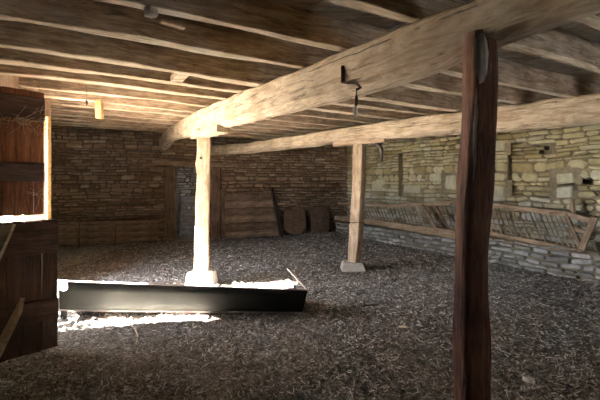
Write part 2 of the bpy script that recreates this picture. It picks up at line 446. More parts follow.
# trim the roof to the building so that the yard outside the door stays in the open
import bmesh
bm = bmesh.new()
tmp = d_.build('ceiling', [M['deck'], M['mortar']]); bm.from_mesh(tmp.data)
def cut(pt, no):
    bmesh.ops.bisect_plane(bm, geom=bm.verts[:]+bm.edges[:]+bm.faces[:], plane_co=pt, plane_no=no, clear_outer=True)
cut((0,-2.6,0), (0,-1,0))
cut((pb0[0]-bn[0]*.6, pb0[1]-bn[1]*.6, 0), (-bn[0], -bn[1], 0))
cut((pr0[0]-rn[0]*.7, pr0[1]-rn[1]*.7, 0), (-rn[0], -rn[1], 0))
for pt_, no_ in (((-3.8,0,0),(1,0,0)), ((0,6.2,0),(0,1,0))):
    bmesh.ops.bisect_plane(bm, geom=bm.verts[:]+bm.edges[:]+bm.faces[:], plane_co=pt_, plane_no=no_)
dead = [f for f in bm.faces if f.calc_center_median().x < -3.8 and f.calc_center_median().y < 6.2]
bmesh.ops.delete(bm, geom=dead, context='FACES')
bm.to_mesh(tmp.data); bm.free()
tag(tmp, kind='structure')

# ---- floor
f_ = MB()
def fz(x, y):
    if x < -4.4: return -.03
    z = .05*noise.noise(Vector((x*.5,y*.5,3)))+.022*noise.noise(Vector((x*2.6,y*2.6,0)))+.026*noise.noise(Vector((x*7,y*7,7)))+.020*noise.noise(Vector((x*17,y*17,1)))
    return z-.01
xs, ys = [], []
y = -2.3
while y < 15.6: ys.append(y); y += .028 if 2.5 < y < 7 else .05
x = -8.0
while x < 7.5: xs.append(x); x += .03
vs = [(x+random.uniform(-.01,.01), y, fz(x,y)) for y in ys for x in xs]; nx = len(xs)
fs = [(j*nx+i, j*nx+i+1, (j+1)*nx+i+1, (j+1)*nx+i) for j in range(len(ys)-1) for i in range(nx-1)
      if not (xs[i] < -4.4 and ys[j] < 6)]
f_.add(vs, fs); fo = f_.build('floor', M['floor'], smooth=False); tag(fo, kind='structure')

# litter strewn over the floor
s_ = MB(); cnt = 0
rs = random.Random(5)
while cnt < 54000:
    y = 2.6+ (rs.random()**1.5)*10.4; x = rs.uniform(-1.05,1.05)*y
    if not (x < right_x(y)-.02 and y < back_y(x)-.05 and x > left_x(y)+.05): continue
    a = rs.uniform(0, math.pi); l = rs.uniform(.008,.034)*(1+.1*y); w = rs.uniform(.0015,.0032)*(1+.13*y)
    z = fz(x,y)+rs.uniform(.004,.02); dx, dy = math.cos(a)*l/2, math.sin(a)*l/2; tx, ty = -math.sin(a)*w, math.cos(a)*w
    t1, t2 = rs.uniform(-.012,.02), rs.uniform(-.012,.02)
    s_.add([(x-dx-tx,y-dy-ty,z+t1),(x-dx+tx,y-dy+ty,z+t1),(x-dx,y-dy,z+t1+w*1.5),(x+dx-tx,y+dy-ty,z+t2),(x+dx+tx,y+dy+ty,z+t2),(x+dx,y+dy,z+t2+w*1.5)],
           [(0,1,4,3),(1,2,5,4),(2,0,3,5),(0,2,1),(3,4,5)]); cnt += 1
m_, nt, bb = newmat('strewn_straw')
at = nt.nodes.new('ShaderNodeNewGeometry')
nt.links.new(ramp(nt, at.outputs['Random Per Island'], [(0,(.07,.06,.05)),(.5,(.23,.205,.185)),(.85,(.46,.43,.40)),(1,(.72,.69,.65))]), bb.inputs['Base Color'])
bb.inputs['Roughness'].default_value = .85
tag(s_.build('straw_litter', m_), 'trampled straw and dry dung crumbs strewn over the whole barn floor', 'straw', kind='stuff')

# ---- yard outside
g_ = MB(); g_.box((-24,6,-.08), (40.6,60,.1)); tag(g_.build('outdoor_ground', M['ground']), kind='structure')

# ------------------------------------------------------------------ joists
JS = [1.42, 2.0, 2.78, 3.42, 4.26, 4.75, 5.4, 6.08, 6.75, 7.4, 8.05, 8.7, 9.35, 10.0, 10.6]
jl = [
      'short end of ceiling joist in the top right corner, pale broken lower edge',
      'ceiling joist behind the near dark post with pale splintered lower edge',
      'dark ceiling joist carrying a lump of mud nest at top left',
      'ceiling joist meeting the main beam just left of the rusty iron bracket',
      'brown ceiling joist whose left end shows halfway between ceiling edge and door top',
      'ceiling joist with a pale block of wood fixed against it at upper left',
      'brightly lit cream ceiling joist just above the top of the upper door leaf',
      'brightly lit cream ceiling joist carrying the thin hanging string',
      'lit ceiling joist carrying the small amber wood cleat',
      'lit ceiling joist just behind the small amber wood cleat',
      'ceiling joist two places behind the amber wood cleat',
      'ceiling joist three places behind the amber wood cleat, over the pale left post',
      'dim ceiling joist near the back wall, third from it',
      'dim ceiling joist near the back wall, second from it',
      'dim ceiling joist closest to the back wall']
for s, lb in zip(JS, jl):
    ts = [t*.05 for t in range(-260, 260) if inside(JN.x*s+JD.x*t*.05, JN.y*s+JD.y*t*.05, .0)]
    if not ts: continue
    t0, t1 = min(ts)-.12, max(ts)+.1
    A = JN*s+JD*t0; B = JN*s+JD*t1
    h, w = random.uniform(.225,.235), random.uniform(.10,.14)
    sd = random.uniform(0,50)
    def prof(t, sd=sd, w=w, h=h): 
        return (.03*noise.noise(Vector((t*2.5,sd,0))), .012*noise.noise(Vector((t*4,0,sd))), 1+.18*noise.noise(Vector((t*6,sd,5))), 1+.06*noise.noise(Vector((t*5,sd,9))))
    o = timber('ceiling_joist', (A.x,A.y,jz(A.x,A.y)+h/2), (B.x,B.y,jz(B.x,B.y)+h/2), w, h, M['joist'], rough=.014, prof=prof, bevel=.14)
    o.data.materials.append(M['joist_edge'])          # down-facing faces take the paler wood
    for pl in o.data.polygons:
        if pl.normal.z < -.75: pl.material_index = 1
    tag(o, lb, 'joist', 'joists under the loft floor')

# ------------------------------------------------------------------ main beams
def poly_beam(name, ctrl, w, mat, sub=10, rough=.02):
    """ctrl: (x, y, zbottom, ztop) of the visible near face, from far to near; body extends w away behind it"""
    pts = []
    for a, b in zip(ctrl[:-1], ctrl[1:]):
        n = max(2, int((Vector(b[:2])-Vector(a[:2])).length/.12))
        for i in range(n):
            t = i/n; pts.append([a[k]*(1-t)+b[k]*t for k in range(4)])
    pts.append(list(ctrl[-1]))
    mb = MB(); vs = []; N = 16
    A = Vector((ctrl[0][0], ctrl[0][1], (ctrl[0][2]+ctrl[0][3])/2)); B = Vector((ctrl[-1][0], ctrl[-1][1], (ctrl[-1][2]+ctrl[-1][3])/2))
    m, L = frame(A, B); mi = m.inverted()
    d = (Vector(ctrl[-1][:2])-Vector(ctrl[0][:2])).normalized(); sid = Vector((-d.y, d.x))   # to the far side
    if sid.y < 0: sid = -sid
    for i, p in enumerate(pts):
        zb, zt = p[2], p[3]; h = zt-zb; e = .045
        ring = [(0,zb+e),(0,zb+h*.35),(0,zb+h*.65),(0,zt-e*.5),(e*.6,zt),(w*.5,zt),(w-e,zt),(w,zt-e),(w,zb+h*.6),(w,zb+h*.35),(w,zb+e),(w-e,zb+.01),(w*.66,zb-.012),(w*.33,zb-.012),(e,zb+.005),(e*.4,zb+e*.4)]
        for k, (a, z) in enumerate(ring):
            q = Vector((p[0]+sid.x*a, p[1]+sid.y*a, z))
            nv = noise.noise_vector(q*2.2)*rough+noise.noise_vector(q*7)*rough*.5
            vs.append(mi @ (q+nv))
    n = len(ring); fs = []
    for i in range(len(pts)-1):
        for k in range(n): fs.append((i*n+k, i*n+(k+1)%n, (i+1)*n+(k+1)%n, (i+1)*n+k))
    fs.append(tuple(range(n-1,-1,-1))); fs.append(tuple((len(pts)-1)*n+k for k in range(n)))
    mb.add(vs, fs); o = mb.build(name, mat, smooth=False)
    bm = bmesh.new(); bm.from_mesh(o.data); bmesh.ops.recalc_face_normals(bm, faces=bm.faces); bm.to_mesh(o.data); bm.free()
    o.matrix_world = m
    return o
def onb(px):
    k = (px-300)/F; c = [(-1.58,6.5),(-.86,5.28),(.17,3.55),(.65,2.72),(.95,2.2),(1.25,1.7)]
    for (xa,ya),(xb,yb) in zip(c[:-1], c[1:]):
        t = (k*ya-xa)/((xb-xa)-k*(yb-ya))
        if 0 <= t <= 1: return ya+(yb-ya)*t
    return 2.0
b1 = poly_beam('ceiling_beam', [(-3.80,11.2,2.47,2.78), (-2.95,9.2,2.53,2.80), (-2.05,7.4,2.44,2.76), (-1.58,6.5,2.385,2.74), (-.86,5.28,2.36,2.705), (.17,3.55,2.30,2.65), (.65,2.72,2.29,2.62), (.95,2.2,2.345,2.595), (1.25,1.7,2.38,2.59), (2.4,-.3,2.38,2.6), (3.3,-1.9,2.38,2.6)], .24, M['beam'])
tag(b1, 'long hewn main ceiling beam running from the back wall over the pale left post to the near dark post', 'beam', 'main beams')
b2 = poly_beam('ceiling_beam', [(-2.6,11.6,2.36,2.60), (-1.2,10.0,2.32,2.56), (.1,8.5,2.33,2.58), (.95,7.46,2.355,2.61), (1.63,6.70,2.335,2.615), (2.5,5.75,2.30,2.62), (3.4,4.71,2.29,2.62), (4.6,3.32,2.25,2.60), (5.9,2.1,2.25,2.55)], .26, M['beam'])
tag(b2, 'pale straight ceiling beam on the post with a stone block foot, running to the right edge', 'beam', 'main beams')

# long drying crack along the near face of the main beam
mb = MB(); pts = []
for i in range(60):
    px = 300+ i*3.0; yf = onb(px); py = 75-(px-300)*.395+1.2*noise.noise(Vector((px*.06,0,4)))
    pts.append(P(px, py, yf-.004+.006*noise.noise(Vector((px*.1,2,0)))))
mb.tube(pts, lambda t: .004+.007*abs(noise.noise(Vector((t*14,1,0)))), 5)
o = mb.build('crack', M['void']); o.parent = b1; o.matrix_parent_inverse = b1.matrix_world.inverted(); o['label'] = 'dark drying crack'
# ------------------------------------------------------------------ posts
# near dark post
Y3 = 2.2
root = empty('support_post', (P(474,200,Y3).x, Y3+.06, -.02), 'dark reddish brown rough post in the foreground right, grey scar near its top', 'post', 'posts under the beams')
mb = MB(); N = 18; cols = []
sil = [(30,466,498),(60,466,497.5),(100,465,496.5),(150,463,495),(185,461,493.5),(220,459,490),(260,458,487.5),(300,457.5,488),(350,457,489.5),(400,457.5,490.5),(484,458,492)]
def lerp_sil(y):
    for a, b in zip(sil[:-1], sil[1:]):
        if a[0] <= y <= b[0]:
            t = (y-a[0])/(b[0]-a[0]); return a[1]+(b[1]-a[1])*t, a[2]+(b[2]-a[2])*t
    return sil[-1][1:]
rows = 64; vs = []
for i in range(rows+1):
    y = 30+(488-30)*i/rows; l, r_px = lerp_sil(min(484,y)); z = EYE+(HZ-y)/F*Y3
    cx = ((l+r_px)/2-300)/F*(Y3+.05); hw = (r_px-l)/2/F*(Y3+.05)*.96
    for k in range(N):
        a = 2*math.pi*k/N; ca, sa = math.cos(a), math.sin(a)
        p4 = (abs(ca)**4+abs(sa)**4)**-.25
        q = Vector((ca*hw*min(p4,1.12), sa*hw*p4, 0)); 
        nv = noise.noise(Vector((ca*2.2, sa*2.2, z*1.8)))*.012+noise.noise(Vector((ca*6, sa*6, z*3)))*.007
        q *= 1+nv/hw
        vs.append((cx+q.x, Y3+.07+q.y, z))
fs = [(i*N+k, (i+1)*N+k, (i+1)*N+(k+1)%N, i*N+(k+1)%N) for i in range(rows) for k in range(N)]
fs.append(tuple(range(N))); fs.append(tuple(rows*N+k for k in range(N-1,-1,-1)))
mb.add(vs, fs)
# local frame with grain along X: rotate mesh so local X is up
R = Matrix.Rotation(math.radians(90), 4, 'Y')
def grain_child(mb, name, mat, parent, smooth=False):
    """parts whose wood grain is upright: local X axis points up"""
    m = Matrix(((0,0,1,0),(0,1,0,0),(-1,0,0,0),(0,0,0,1)))      # world -> local (x'=z)
    mb.v = [tuple(m @ (Vector(v)-parent.location)) for v in mb.v]
    o = mb.build(name, mat, None, smooth); o.parent = parent; o.matrix_local = m.inverted()
    return o
grain_child(mb, 'shaft', M['dark_post'], root, True)
mb = MB(); vs = []; n = 12
for (y, l, r_px) in ((36,477,481),(44,473,484),(55,471.5,485.5),(66,472,485),(76,474,484),(84,477,480)):
    z = EYE+(HZ-y)/F*Y3
    vs += [((l-300)/F*Y3, Y3-.036, z), (((l+r_px)/2-300)/F*Y3, Y3-.046, z), ((r_px-300)/F*Y3, Y3-.036, z), (((l+r_px)/2-300)/F*Y3, Y3+.02, z)]
fs = [(0,3,2,1),(20,21,22,23)]
for i in range(5):
    for k in range(4): fs.append((i*4+k, i*4+(k+1)%4, (i+1)*4+(k+1)%4, (i+1)*4+k))
mb.add(vs, fs); o = grain_child(mb, 'bark_scar', M['scar'], root, True); o['label'] = 'grey weathered oval scar'
mb = MB()
for (y0,y1,x0,x1) in ((88,180,476,474),):
    mb.tube([P(x0+(x1-x0)*t+random.uniform(-.6,.6), y0+(y1-y0)*t, Y3-.018) for t in [i/12 for i in range(13)]], lambda t: .010*math.sin(math.pi*(t*.9+.05)), 6)
o = grain_child(mb, 'split', M['scar'], root); o['label'] = 'grey long vertical split in the wood'

def wood_post(root, sil, Y, depth, mat, rot=.3, rough=.012):
    """sil rows: (py, left px, right px)"""
    mb = MB(); N = 16; vs = []; rows = 44; y0, y1 = sil[0][0], sil[-1][0]
    for i in range(rows+1):
        y = y0+(y1-y0)*i/rows
        for a, b in zip(sil[:-1], sil[1:]):
            if a[0] <= y <= b[0]+1e-6:
                t = (y-a[0])/(b[0]-a[0]); l, r_ = a[1]+(b[1]-a[1])*t, a[2]+(b[2]-a[2])*t
        z = EYE+(HZ-y)/F*Y; cx = ((l+r_)/2-300)/F*Y; hw = (r_-l)/2/F*Y
        # squarish section turned by rot, scaled to the silhouette
        sec = []
        for k in range(N):
            a = 2*math.pi*k/N; p = (abs(math.cos(a))**7+abs(math.sin(a))**7)**(-1/7)
            u, v = math.cos(a)*p, math.sin(a)*p
            sec.append((u*math.cos(rot)-v*math.sin(rot), u*math.sin(rot)+v*math.cos(rot)))
        mxu = max(abs(u) for u, v in sec)
        for u, v in sec:
            q = Vector((cx+u*hw/mxu, Y+depth/2+v*depth/2/mxu, z)); nv = noise.noise_vector(Vector((q.x*4,q.y*4,q.z*2.5)))*rough
            vs.append((q.x+nv.x, q.y+nv.y, q.z))
    fs = [(i*N+k, (i+1)*N+k, (i+1)*N+(k+1)%N, i*N+(k+1)%N) for i in range(rows) for k in range(N)]
    fs.append(tuple(range(N))); fs.append(tuple(rows*N+k for k in range(N-1,-1,-1)))
    mb.add(vs, fs); return grain_child(mb, 'shaft', mat, root)
def block(name, corners_px, Y, depth, mat, root, jit=.01):
    """a hewn block seen as polygon corners_px at distance Y, going depth back"""
    mb = MB(); n = len(corners_px)
    a = [P(x, y, Y) for x, y in corners_px]; b = [q+Vector((0,depth,0)) for q in a]
    vs = [q+noise.noise_vector(q*5)*jit for q in a+b]
    mb.add(vs, [tuple(range(n)), tuple(range(2*n-1,n-1,-1))]+[(i,n+i,n+(i+1)%n,(i+1)%n) for i in range(n)])
    o = child(mb, name, mat, root)
    bm = bmesh.new(); bm.from_mesh(o.data); bmesh.ops.recalc_face_normals(bm, faces=bm.faces)
    bmesh.ops.bevel(bm, geom=bm.edges[:], offset=.012, segments=2, affect='EDGES')
    bm.to_mesh(o.data); bm.free(); return o
Y1 = 6.42
root = empty('support_post', (P(199,286,Y1).x, Y1+.1, 0), 'pale wooden post at centre left, its foot glaring in the sun behind the trough', 'post', 'posts under the beams')
wood_post(root, [(128,195.5,209),(145,195.5,209.5),(158,194.5,209),(163,193,208.8),(175,195.5,208.8),(200,194.5,208.3),(240,193,207.5),(275,192,207)], Y1, .2, M['post'], .12)
timber('corbel', (-1.66,6.68,EYE+.735), (-1.05,5.72,EYE+.735), .2, .10, M['post'], root, rough=.008)
block('foot_stone', [(187,273.5),(211,273.5),(214,288),(184.5,288)], Y1-.07, .36, M['base_stone'], root)
mb = MB(); mb.tube([P(201,158,Y1-.012), P(201,158,Y1+.05)], .024, 8); o = child(mb, 'knot', M['void'], root); o['label'] = 'dark knot'
Y2 = 7.46
root = empty('support_post', (P(354,271,Y2).x, Y2+.1, 0), 'tan leaning post standing on a pale stone block in mid barn', 'post', 'posts under the beams')
wood_post(root, [(140,353.5,367.5),(160,353.5,367.5),(200,352,366),(235,350,364),(265,347.5,361)], Y2, .2, M['post'], -.62)
timber('corbel', (.70,7.98,EYE+.72), (1.50,7.08,EYE+.73), .2, .10, M['post'], root, rough=.008)
block('foot_stone', [(344,263),(363,263.5),(366,271.8),(341.5,271.8)], Y2-.06, .34, M['base_stone'], root)
mb = MB(); mb.tube([P(350+i*1.5,222.5+.35*math.sin(i),Y2-.03+.004*i) for i in range(11)], .006, 5); o = child(mb, 'wire_tie', M['rust'], root); o['label'] = 'dark wire round the post'

# ------------------------------------------------------------------ stable door, two leaves
def leaf(name, H, Fp, z0, z1, mats, lab, planks, rails, cat='door'):
    H = Vector((*H,0)); Fp = Vector((*Fp,0)); d = (Fp-H); L = d.length; d.normalize(); nr = Vector((d.y,-d.x,0))   # towards camera side
    root = empty(name, (H.x,H.y,0), lab, cat, 'door leaves'); th = .04
    u = 0; ws = []
    for i in range(planks): ws.append(random.uniform(.8,1.2))
    sw = sum(ws); 
    for w in ws:
        w = w/sw*L; a = u+.003; b = u+w-.003; zt = z1-random.uniform(0,.012); zb = z0+random.uniform(0,.008)
        A = H+d*((a+b)/2); 
        o = timber('board', (A.x,A.y,zb), (A.x,A.y,zt), b-a, th, mats[0], None, seg=8, rough=.002, bevel=.12)
        # orient: local X up, width along d
        m = Matrix((Vector((0,0,1)), d, Vector((0,0,1)).cross(d))).transposed().to_4x4(); m.translation = Vector((A.x,A.y,zb))
        o.parent = root; o.matrix_local = Matrix.Translation(-root.location) @ m
        u += w
    for (ra, rb, mt, off) in rails:
        A = H+nr*(th/2+off); B = H+d*(L-.01)+nr*(th/2+off)
        timber('rail', (A.x,A.y,(ra+rb)/2), (B.x,B.y,(ra+rb)/2), .032, rb-ra, mt, root, seg=10, rough=.004, bevel=.2)
    return root, H, d, nr, L
ul, H, d, nr, L = leaf('door_leaf', (-3.12,3.18), (-2.485,4.02), 1.285, 2.466, [M['door']], 'red-brown boarded upper door leaf hung open at left, light glaring round its edge', 9,
     [(2.18,2.40,M['door_dark'],.018), (1.60,1.79,M['door_dark'],.018)])
def straw_tuft(mb, base, n, spread, ln, rad=.0012):
    for i in range(n):
        p = base+Vector([random.uniform(-s,s) for s in spread]); v = Vector((random.gauss(0,1), random.gauss(0,.35), random.gauss(0,.35))).normalized()*random.uniform(*ln)
        q = p+v; mid = (p+q)/2+Vector((0,0,random.uniform(-.03,.02))); mb.tube([p,mid,q], rad, 4)
mb = MB()
c = H+d*(L*.80)+nr*.055
straw_tuft(mb, Vector((c.x,c.y,2.16)), 60, (.16,.15,.022), (.05,.2))
o = child(mb, 'straw_wisp', M['straw'], ul); o['label'] = 'dusty straw caught along the top rail'
mb = MB(); c = H+d*(L*.93)+nr*.04
straw_tuft(mb, Vector((c.x,c.y,1.50)), 26, (.05,.05,.02), (.05,.16))
o = child(mb, 'straw_wisp', M['straw'], ul); o['label'] = 'pale straw tuft at the door edge'
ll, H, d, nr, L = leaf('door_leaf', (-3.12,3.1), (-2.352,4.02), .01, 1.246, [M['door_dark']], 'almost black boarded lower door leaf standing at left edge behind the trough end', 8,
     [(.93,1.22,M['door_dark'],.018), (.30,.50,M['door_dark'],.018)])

ld = empty('door_leaf', (-4.2,6.0,0), 'unseen low boarded leaf closed across the sunny doorway to shape the sun patch', 'door', 'door leaves')  # leaf added out of sight; its height sets where the sun patch begins
for i in range(9):
    y = 4.32+i*.2; x = left_x(y+.1)-.45
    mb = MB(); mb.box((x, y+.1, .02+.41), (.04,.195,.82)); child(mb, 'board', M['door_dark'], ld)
# ------------------------------------------------------------------ metal trough
root = empty('feed_trough', (-1.35,4.95,0), 'long low dark grey metal feed trough lying across the floor at left', 'trough')
def sheet(name, quad, th, nrm, mat, div=24, lab=None, amp=.004):
    mb = MB(); q = [Vector(p) for p in quad]; nrm = Vector(nrm).normalized()*th; vs = []
    for s in (0,1):
        for i in range(div+1):
            t = i/div
            for j in range(4):
                u = j/3; p = (q[0]*(1-t)+q[1]*t)*(1-u)+(q[3]*(1-t)+q[2]*t)*u
                vs.append(p+nrm*s+nrm.normalized()*amp*noise.noise(Vector((t*7,u*1.5,3))))
    fs = []; K = (div+1)*4
    for i in range(div):
        for j in range(3):
            a = i*4+j; fs += [(a,a+4,a+5,a+1), (K+a,K+a+1,K+a+5,K+a+4)]
        fs += [(i*4,K+i*4,K+i*4+4,i*4+4), (i*4+3,i*4+7,K+i*4+7,K+i*4+3)]
    fs += [(0,1,K+1,K),(1,2,K+2,K+1),(2,3,K+3,K+2)]; e = div*4
    fs += [(e,K+e,K+e+1,e+1),(e+1,K+e+1,K+e+2,e+2),(e+2,K+e+2,K+e+3,e+3)]
    mb.add(vs, fs); o = child(mb, name, mat, root, True)
    if lab: o['label'] = lab
    return o
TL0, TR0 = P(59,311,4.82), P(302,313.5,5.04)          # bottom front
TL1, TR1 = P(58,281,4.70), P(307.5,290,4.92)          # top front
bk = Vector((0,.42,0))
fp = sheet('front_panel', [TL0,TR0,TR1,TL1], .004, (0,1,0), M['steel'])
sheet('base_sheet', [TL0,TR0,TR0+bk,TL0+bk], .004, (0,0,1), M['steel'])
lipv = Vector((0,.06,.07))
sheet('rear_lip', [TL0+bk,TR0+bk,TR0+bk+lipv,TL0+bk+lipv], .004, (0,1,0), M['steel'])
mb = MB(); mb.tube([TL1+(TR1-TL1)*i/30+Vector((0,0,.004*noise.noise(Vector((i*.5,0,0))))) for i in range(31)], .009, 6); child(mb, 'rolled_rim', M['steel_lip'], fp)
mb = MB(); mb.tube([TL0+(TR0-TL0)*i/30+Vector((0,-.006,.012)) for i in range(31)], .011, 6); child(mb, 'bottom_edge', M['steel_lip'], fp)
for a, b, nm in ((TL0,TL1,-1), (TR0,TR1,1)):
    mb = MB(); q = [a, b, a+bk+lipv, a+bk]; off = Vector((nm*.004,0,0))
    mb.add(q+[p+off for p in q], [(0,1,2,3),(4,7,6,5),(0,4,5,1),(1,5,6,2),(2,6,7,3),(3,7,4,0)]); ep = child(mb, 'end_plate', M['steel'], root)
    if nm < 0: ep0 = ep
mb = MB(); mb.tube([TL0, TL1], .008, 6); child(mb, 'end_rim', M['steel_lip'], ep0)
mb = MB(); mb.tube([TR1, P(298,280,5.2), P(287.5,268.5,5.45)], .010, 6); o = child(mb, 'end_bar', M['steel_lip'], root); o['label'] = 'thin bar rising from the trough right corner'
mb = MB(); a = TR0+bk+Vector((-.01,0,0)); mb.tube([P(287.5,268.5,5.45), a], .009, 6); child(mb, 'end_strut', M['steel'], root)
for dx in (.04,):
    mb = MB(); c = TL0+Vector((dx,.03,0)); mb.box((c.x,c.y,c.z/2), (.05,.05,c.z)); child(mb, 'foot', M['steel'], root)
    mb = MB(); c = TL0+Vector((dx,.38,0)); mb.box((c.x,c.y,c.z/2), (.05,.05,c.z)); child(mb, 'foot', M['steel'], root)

# ------------------------------------------------------------------ stone manger along the right wall
mg = MB()
m0, m1 = (right_x(13.1),13.1), (right_x(-1.9),-1.9); ML = math.hypot(m1[0]-m0[0], m1[1]-m0[1])
def mu(y): return (y-13.1)/rd[1]
def mz(u):
    y = 13.1+rd[1]*u
    return .36 if y > 9.0 else .50-.012*(8.4-y)
masonry(mg, m0, m1, -.03, mz, rn, row=(.08,.15), ln=(.15,.38), prot=.045, thick=.2)
def mp(u, o): return (m0[0]+rd[0]*u-rn[0]*o, m0[1]+rd[1]*u-rn[1]*o)
slab(mg, [mp(-.2,.02), mp(ML,.02), mp(ML,.5), mp(-.2,.5)], -.05, .34)
us = mu(8.9)
slab(mg, [mp(us,.02), mp(ML,.02), mp(ML,.16), mp(us,.16)], .3, .47)
tag(mg.build('stone_manger', [M['stone_low'], M['mortar_pale']]), 'low rough grey stone manger wall running along the foot of the right wall', 'manger')
def RF(px, py, off=0.0):                     # point on the front plane of the manger (off = further back)
    k = (px-300)/F; y = (3.80+off+.55*8.3)/(k+.55); return P(px, py, y)
# timber coping right
A, B = RF(486,236,.12), RF(640,262.5,.12)
o = timber('manger_coping', A, B, .26, .05, M['grey_wood'], rough=.015); tag(o, 'weathered grey timber coping on the stone manger at right', 'timber')
# left: long tan beam edging the manger
A, B = RF(326,216.5,.03), RF(463,236.3,.03)
o = timber('manger_beam', A, B, .12, .165, M['tan_wood'], rough=.014, prof=lambda t: (0, .04*math.sin(math.pi*t), 1, .8+.35*t)); tag(o, 'long tan timber edging the manger behind the leaning tan post', 'timber')

# ------------------------------------------------------------------ hay racks
def bar(name, A, B, w, h, mat, parent, rough=.006):
    return timber(name, A, B, w, h, mat, parent, rough=rough, seg=max(3, int((Vector(B)-Vector(A)).length/.15)))
RO = .30                                              # rack top leans towards the wall
rk = empty('hay_rack', RF(400,232), 'long dim slatted hay rack on the right wall, left of the near dark post', 'hay rack', 'hay racks')
tops = [(328,203.2),(370,205),(400,206),(430,205.5),(463,203)]
def ptop(px, t=tops):
    for a, b in zip(t[:-1], t[1:]):
        if a[0] <= px <= b[0]: return a[1]+(b[1]-a[1])*(px-a[0])/(b[0]-a[0])
    return t[-1][1]
for a, b in zip(tops[:-1], tops[1:]): pass
bar('top_rail', RF(328,203,.16), RF(400,205.8,.18), .05, .075, M['tan_wood'], rk)
bar('top_rail', RF(398,205.8,.18), RF(464,202.6,.2), .05, .085, M['tan_wood'], rk)
lowl = lambda px: 213+(px-330)*.165
px = 336
while px < 463:
    lean = 5+ (px-330)*.03
    t_ = RF(px, ptop(px)+.5, .17); b_2 = RF(min(px+lean,464), lowl(min(px+lean,464))+1, .12)
    w = .024 if 0 else random.uniform(.014,.020)
    timber('slat', t_, b_2, w, w, M['grey_wood'] if random.random() < .6 else M['tan_wood'], rk, seg=4, rough=.004)
    px += 2.3+ (px-330)*.016 + random.uniform(-.3,.9)
bar('brace_plank', RF(422,206,.13), RF(436,229.5,.07), .03, .13, M['grey_wood'], rk)
bar('brace_plank', RF(436,207,.13), RF(449,229.5,.07), .03, .07, M['dim_wood'], rk)

rk = empty('hay_rack', RF(540,245), 'sagging slatted hay rack right of the near dark post, broken ladder-like end', 'hay rack', 'hay racks')
tr = lambda px: 203.5+(px-485)*.128
lr = lambda px: 232+(px-485)*.193
bar('top_rail', RF(470,201.8,.2), RF(570,214.6,.2), .05, .085, M['tan_wood'], rk)
bar('bottom_rail', RF(470,229.5,.1), RF(588,252.5,.1), .06, .075, M['tan_wood'], rk)
px = 474
while px < 568:
    lean = 7+(px-474)*.12; e = min(px+lean, 583)
    w = random.uniform(.016,.022)
    timber('slat', RF(px, tr(px), .19), RF(e, lr(e), .11), w, w, M['tan_wood'] if random.random() < .65 else M['grey_wood'], rk, seg=4, rough=.005)
    px += 4.9+random.uniform(-.9,.9)
o1 = bar('end_stile', RF(594.5,217,.12), RF(581,250,.08), .05, .10, M['tan_wood'], rk)
bar('end_stile', RF(566,213,.13), RF(582,249,.09), .04, .05, M['grey_wood'], rk)
bar('end_rung', RF(563,212.5,.15), RF(594,222,.12), .04, .085, M['tan_wood'], rk)
bar('end_rung', RF(574,229,.13), RF(589,233.5,.11), .04, .07, M['tan_wood'], rk)
bar('peg', RF(571.5,199.5,.22), RF(573.5,216,.19), .045, .09, M['tan_wood'], rk)

# ------------------------------------------------------------------ things against the back wall
def BP(px, py, o=0.0):                       # point on the back wall plane, o in front of it
    k = (px-300)/F; y = (12.746-o)/(1-.39*k); return P(px, py, y)
def BZ(px, z, o=0.0):
    k = (px-300)/F; y = (12.746-o)/(1-.39*k); return Vector((k*y, y, z))
# plank manger at left
root = empty('plank_manger', BZ(110,0,.4), 'low dark boarded manger along the foot of the back wall at left', 'manger')
for i in range(3):
    z = .08+i*.165
    bar('board', BZ(46,z+.08,.45), BZ(158,z+.08,.45), .035, .155, M['dim_wood'], root, .006)
for px in (78, 114.5, 150):
    bar('stud', BZ(px,0,.50), BZ(px,.60,.50), .06, .05, M['dim_wood'], root)
bar('top_rail', BZ(46,.60,.43), BZ(160,.60,.43), .09, .06, M['dim_wood'], root)
# doorway trimmings
o = timber('door_jamb', BZ(170.5,-.03,.06), BZ(170.5,2.0,.06), .30, .14, M['dim_wood'], rough=.02); tag(o, 'broad brown timber jamb left of the dark back doorway', 'jamb', 'timbers round the back doorway')
o = timber('door_jamb', BZ(215.5,-.03,.06), BZ(215.5,2.0,.06), .30, .12, M['dim_wood'], rough=.02); tag(o, 'broad brown timber jamb right of the pale left post', 'jamb', 'timbers round the back doorway')
o = timber('lintel', BP(152,162.5,.06), BP(223,165,.06), .14, .14, M['grey_wood'], rough=.015); tag(o, 'reddish timber lintel over the back doorway', 'lintel', 'timbers round the back doorway')
# grey boarding inside the chamber
def CP(px, z, o): k = (px-300)/F; y = (12.746+o)/(1-.39*k); return Vector((k*y, y, z))
root = empty('board_partition', CP(185,0,1.0), 'blue-grey boards standing inside the dark back doorway', 'partition')
for i, (z0, z1) in enumerate(((.05,.42),(.44,.80),(.86,1.18))):
    bar('board', CP(168,(z0+z1)/2,1.0), CP(216,(z0+z1)/2,1.0), .03, z1-z0, M['grey_panel'], root)
bar('upright', CP(180.5,0,.95), CP(180.5,1.15,.95), .05, .05, M['grey_panel'], root)
# leaning boarded panel
root = empty('board_panel', BZ(250,0,.45), 'brown hurdle of horizontal boards leaning on the back wall right of the pale left post', 'hurdle')
def LP(px, z, e=0): return BZ(px, z, .42-.33*z/1.3+e)
for i in range(6):
    z = .02+.21*i
    l, r_ = 222.5+i*.2, 279.5-i*1.5
    bar('board', LP(l, z+.10), LP(r_, z+.12), .035, .19, M['dim_wood'] if i % 2 else M['grey_wood'], root, .008)
bar('stile', LP(223.5,0,.04), LP(222.5,1.38,.04), .09, .06, M['dim_wood'], root)
bar('stile', LP(281.5,0,.05), LP(271.5,1.42,.05), .10, .06, M['void'], root)
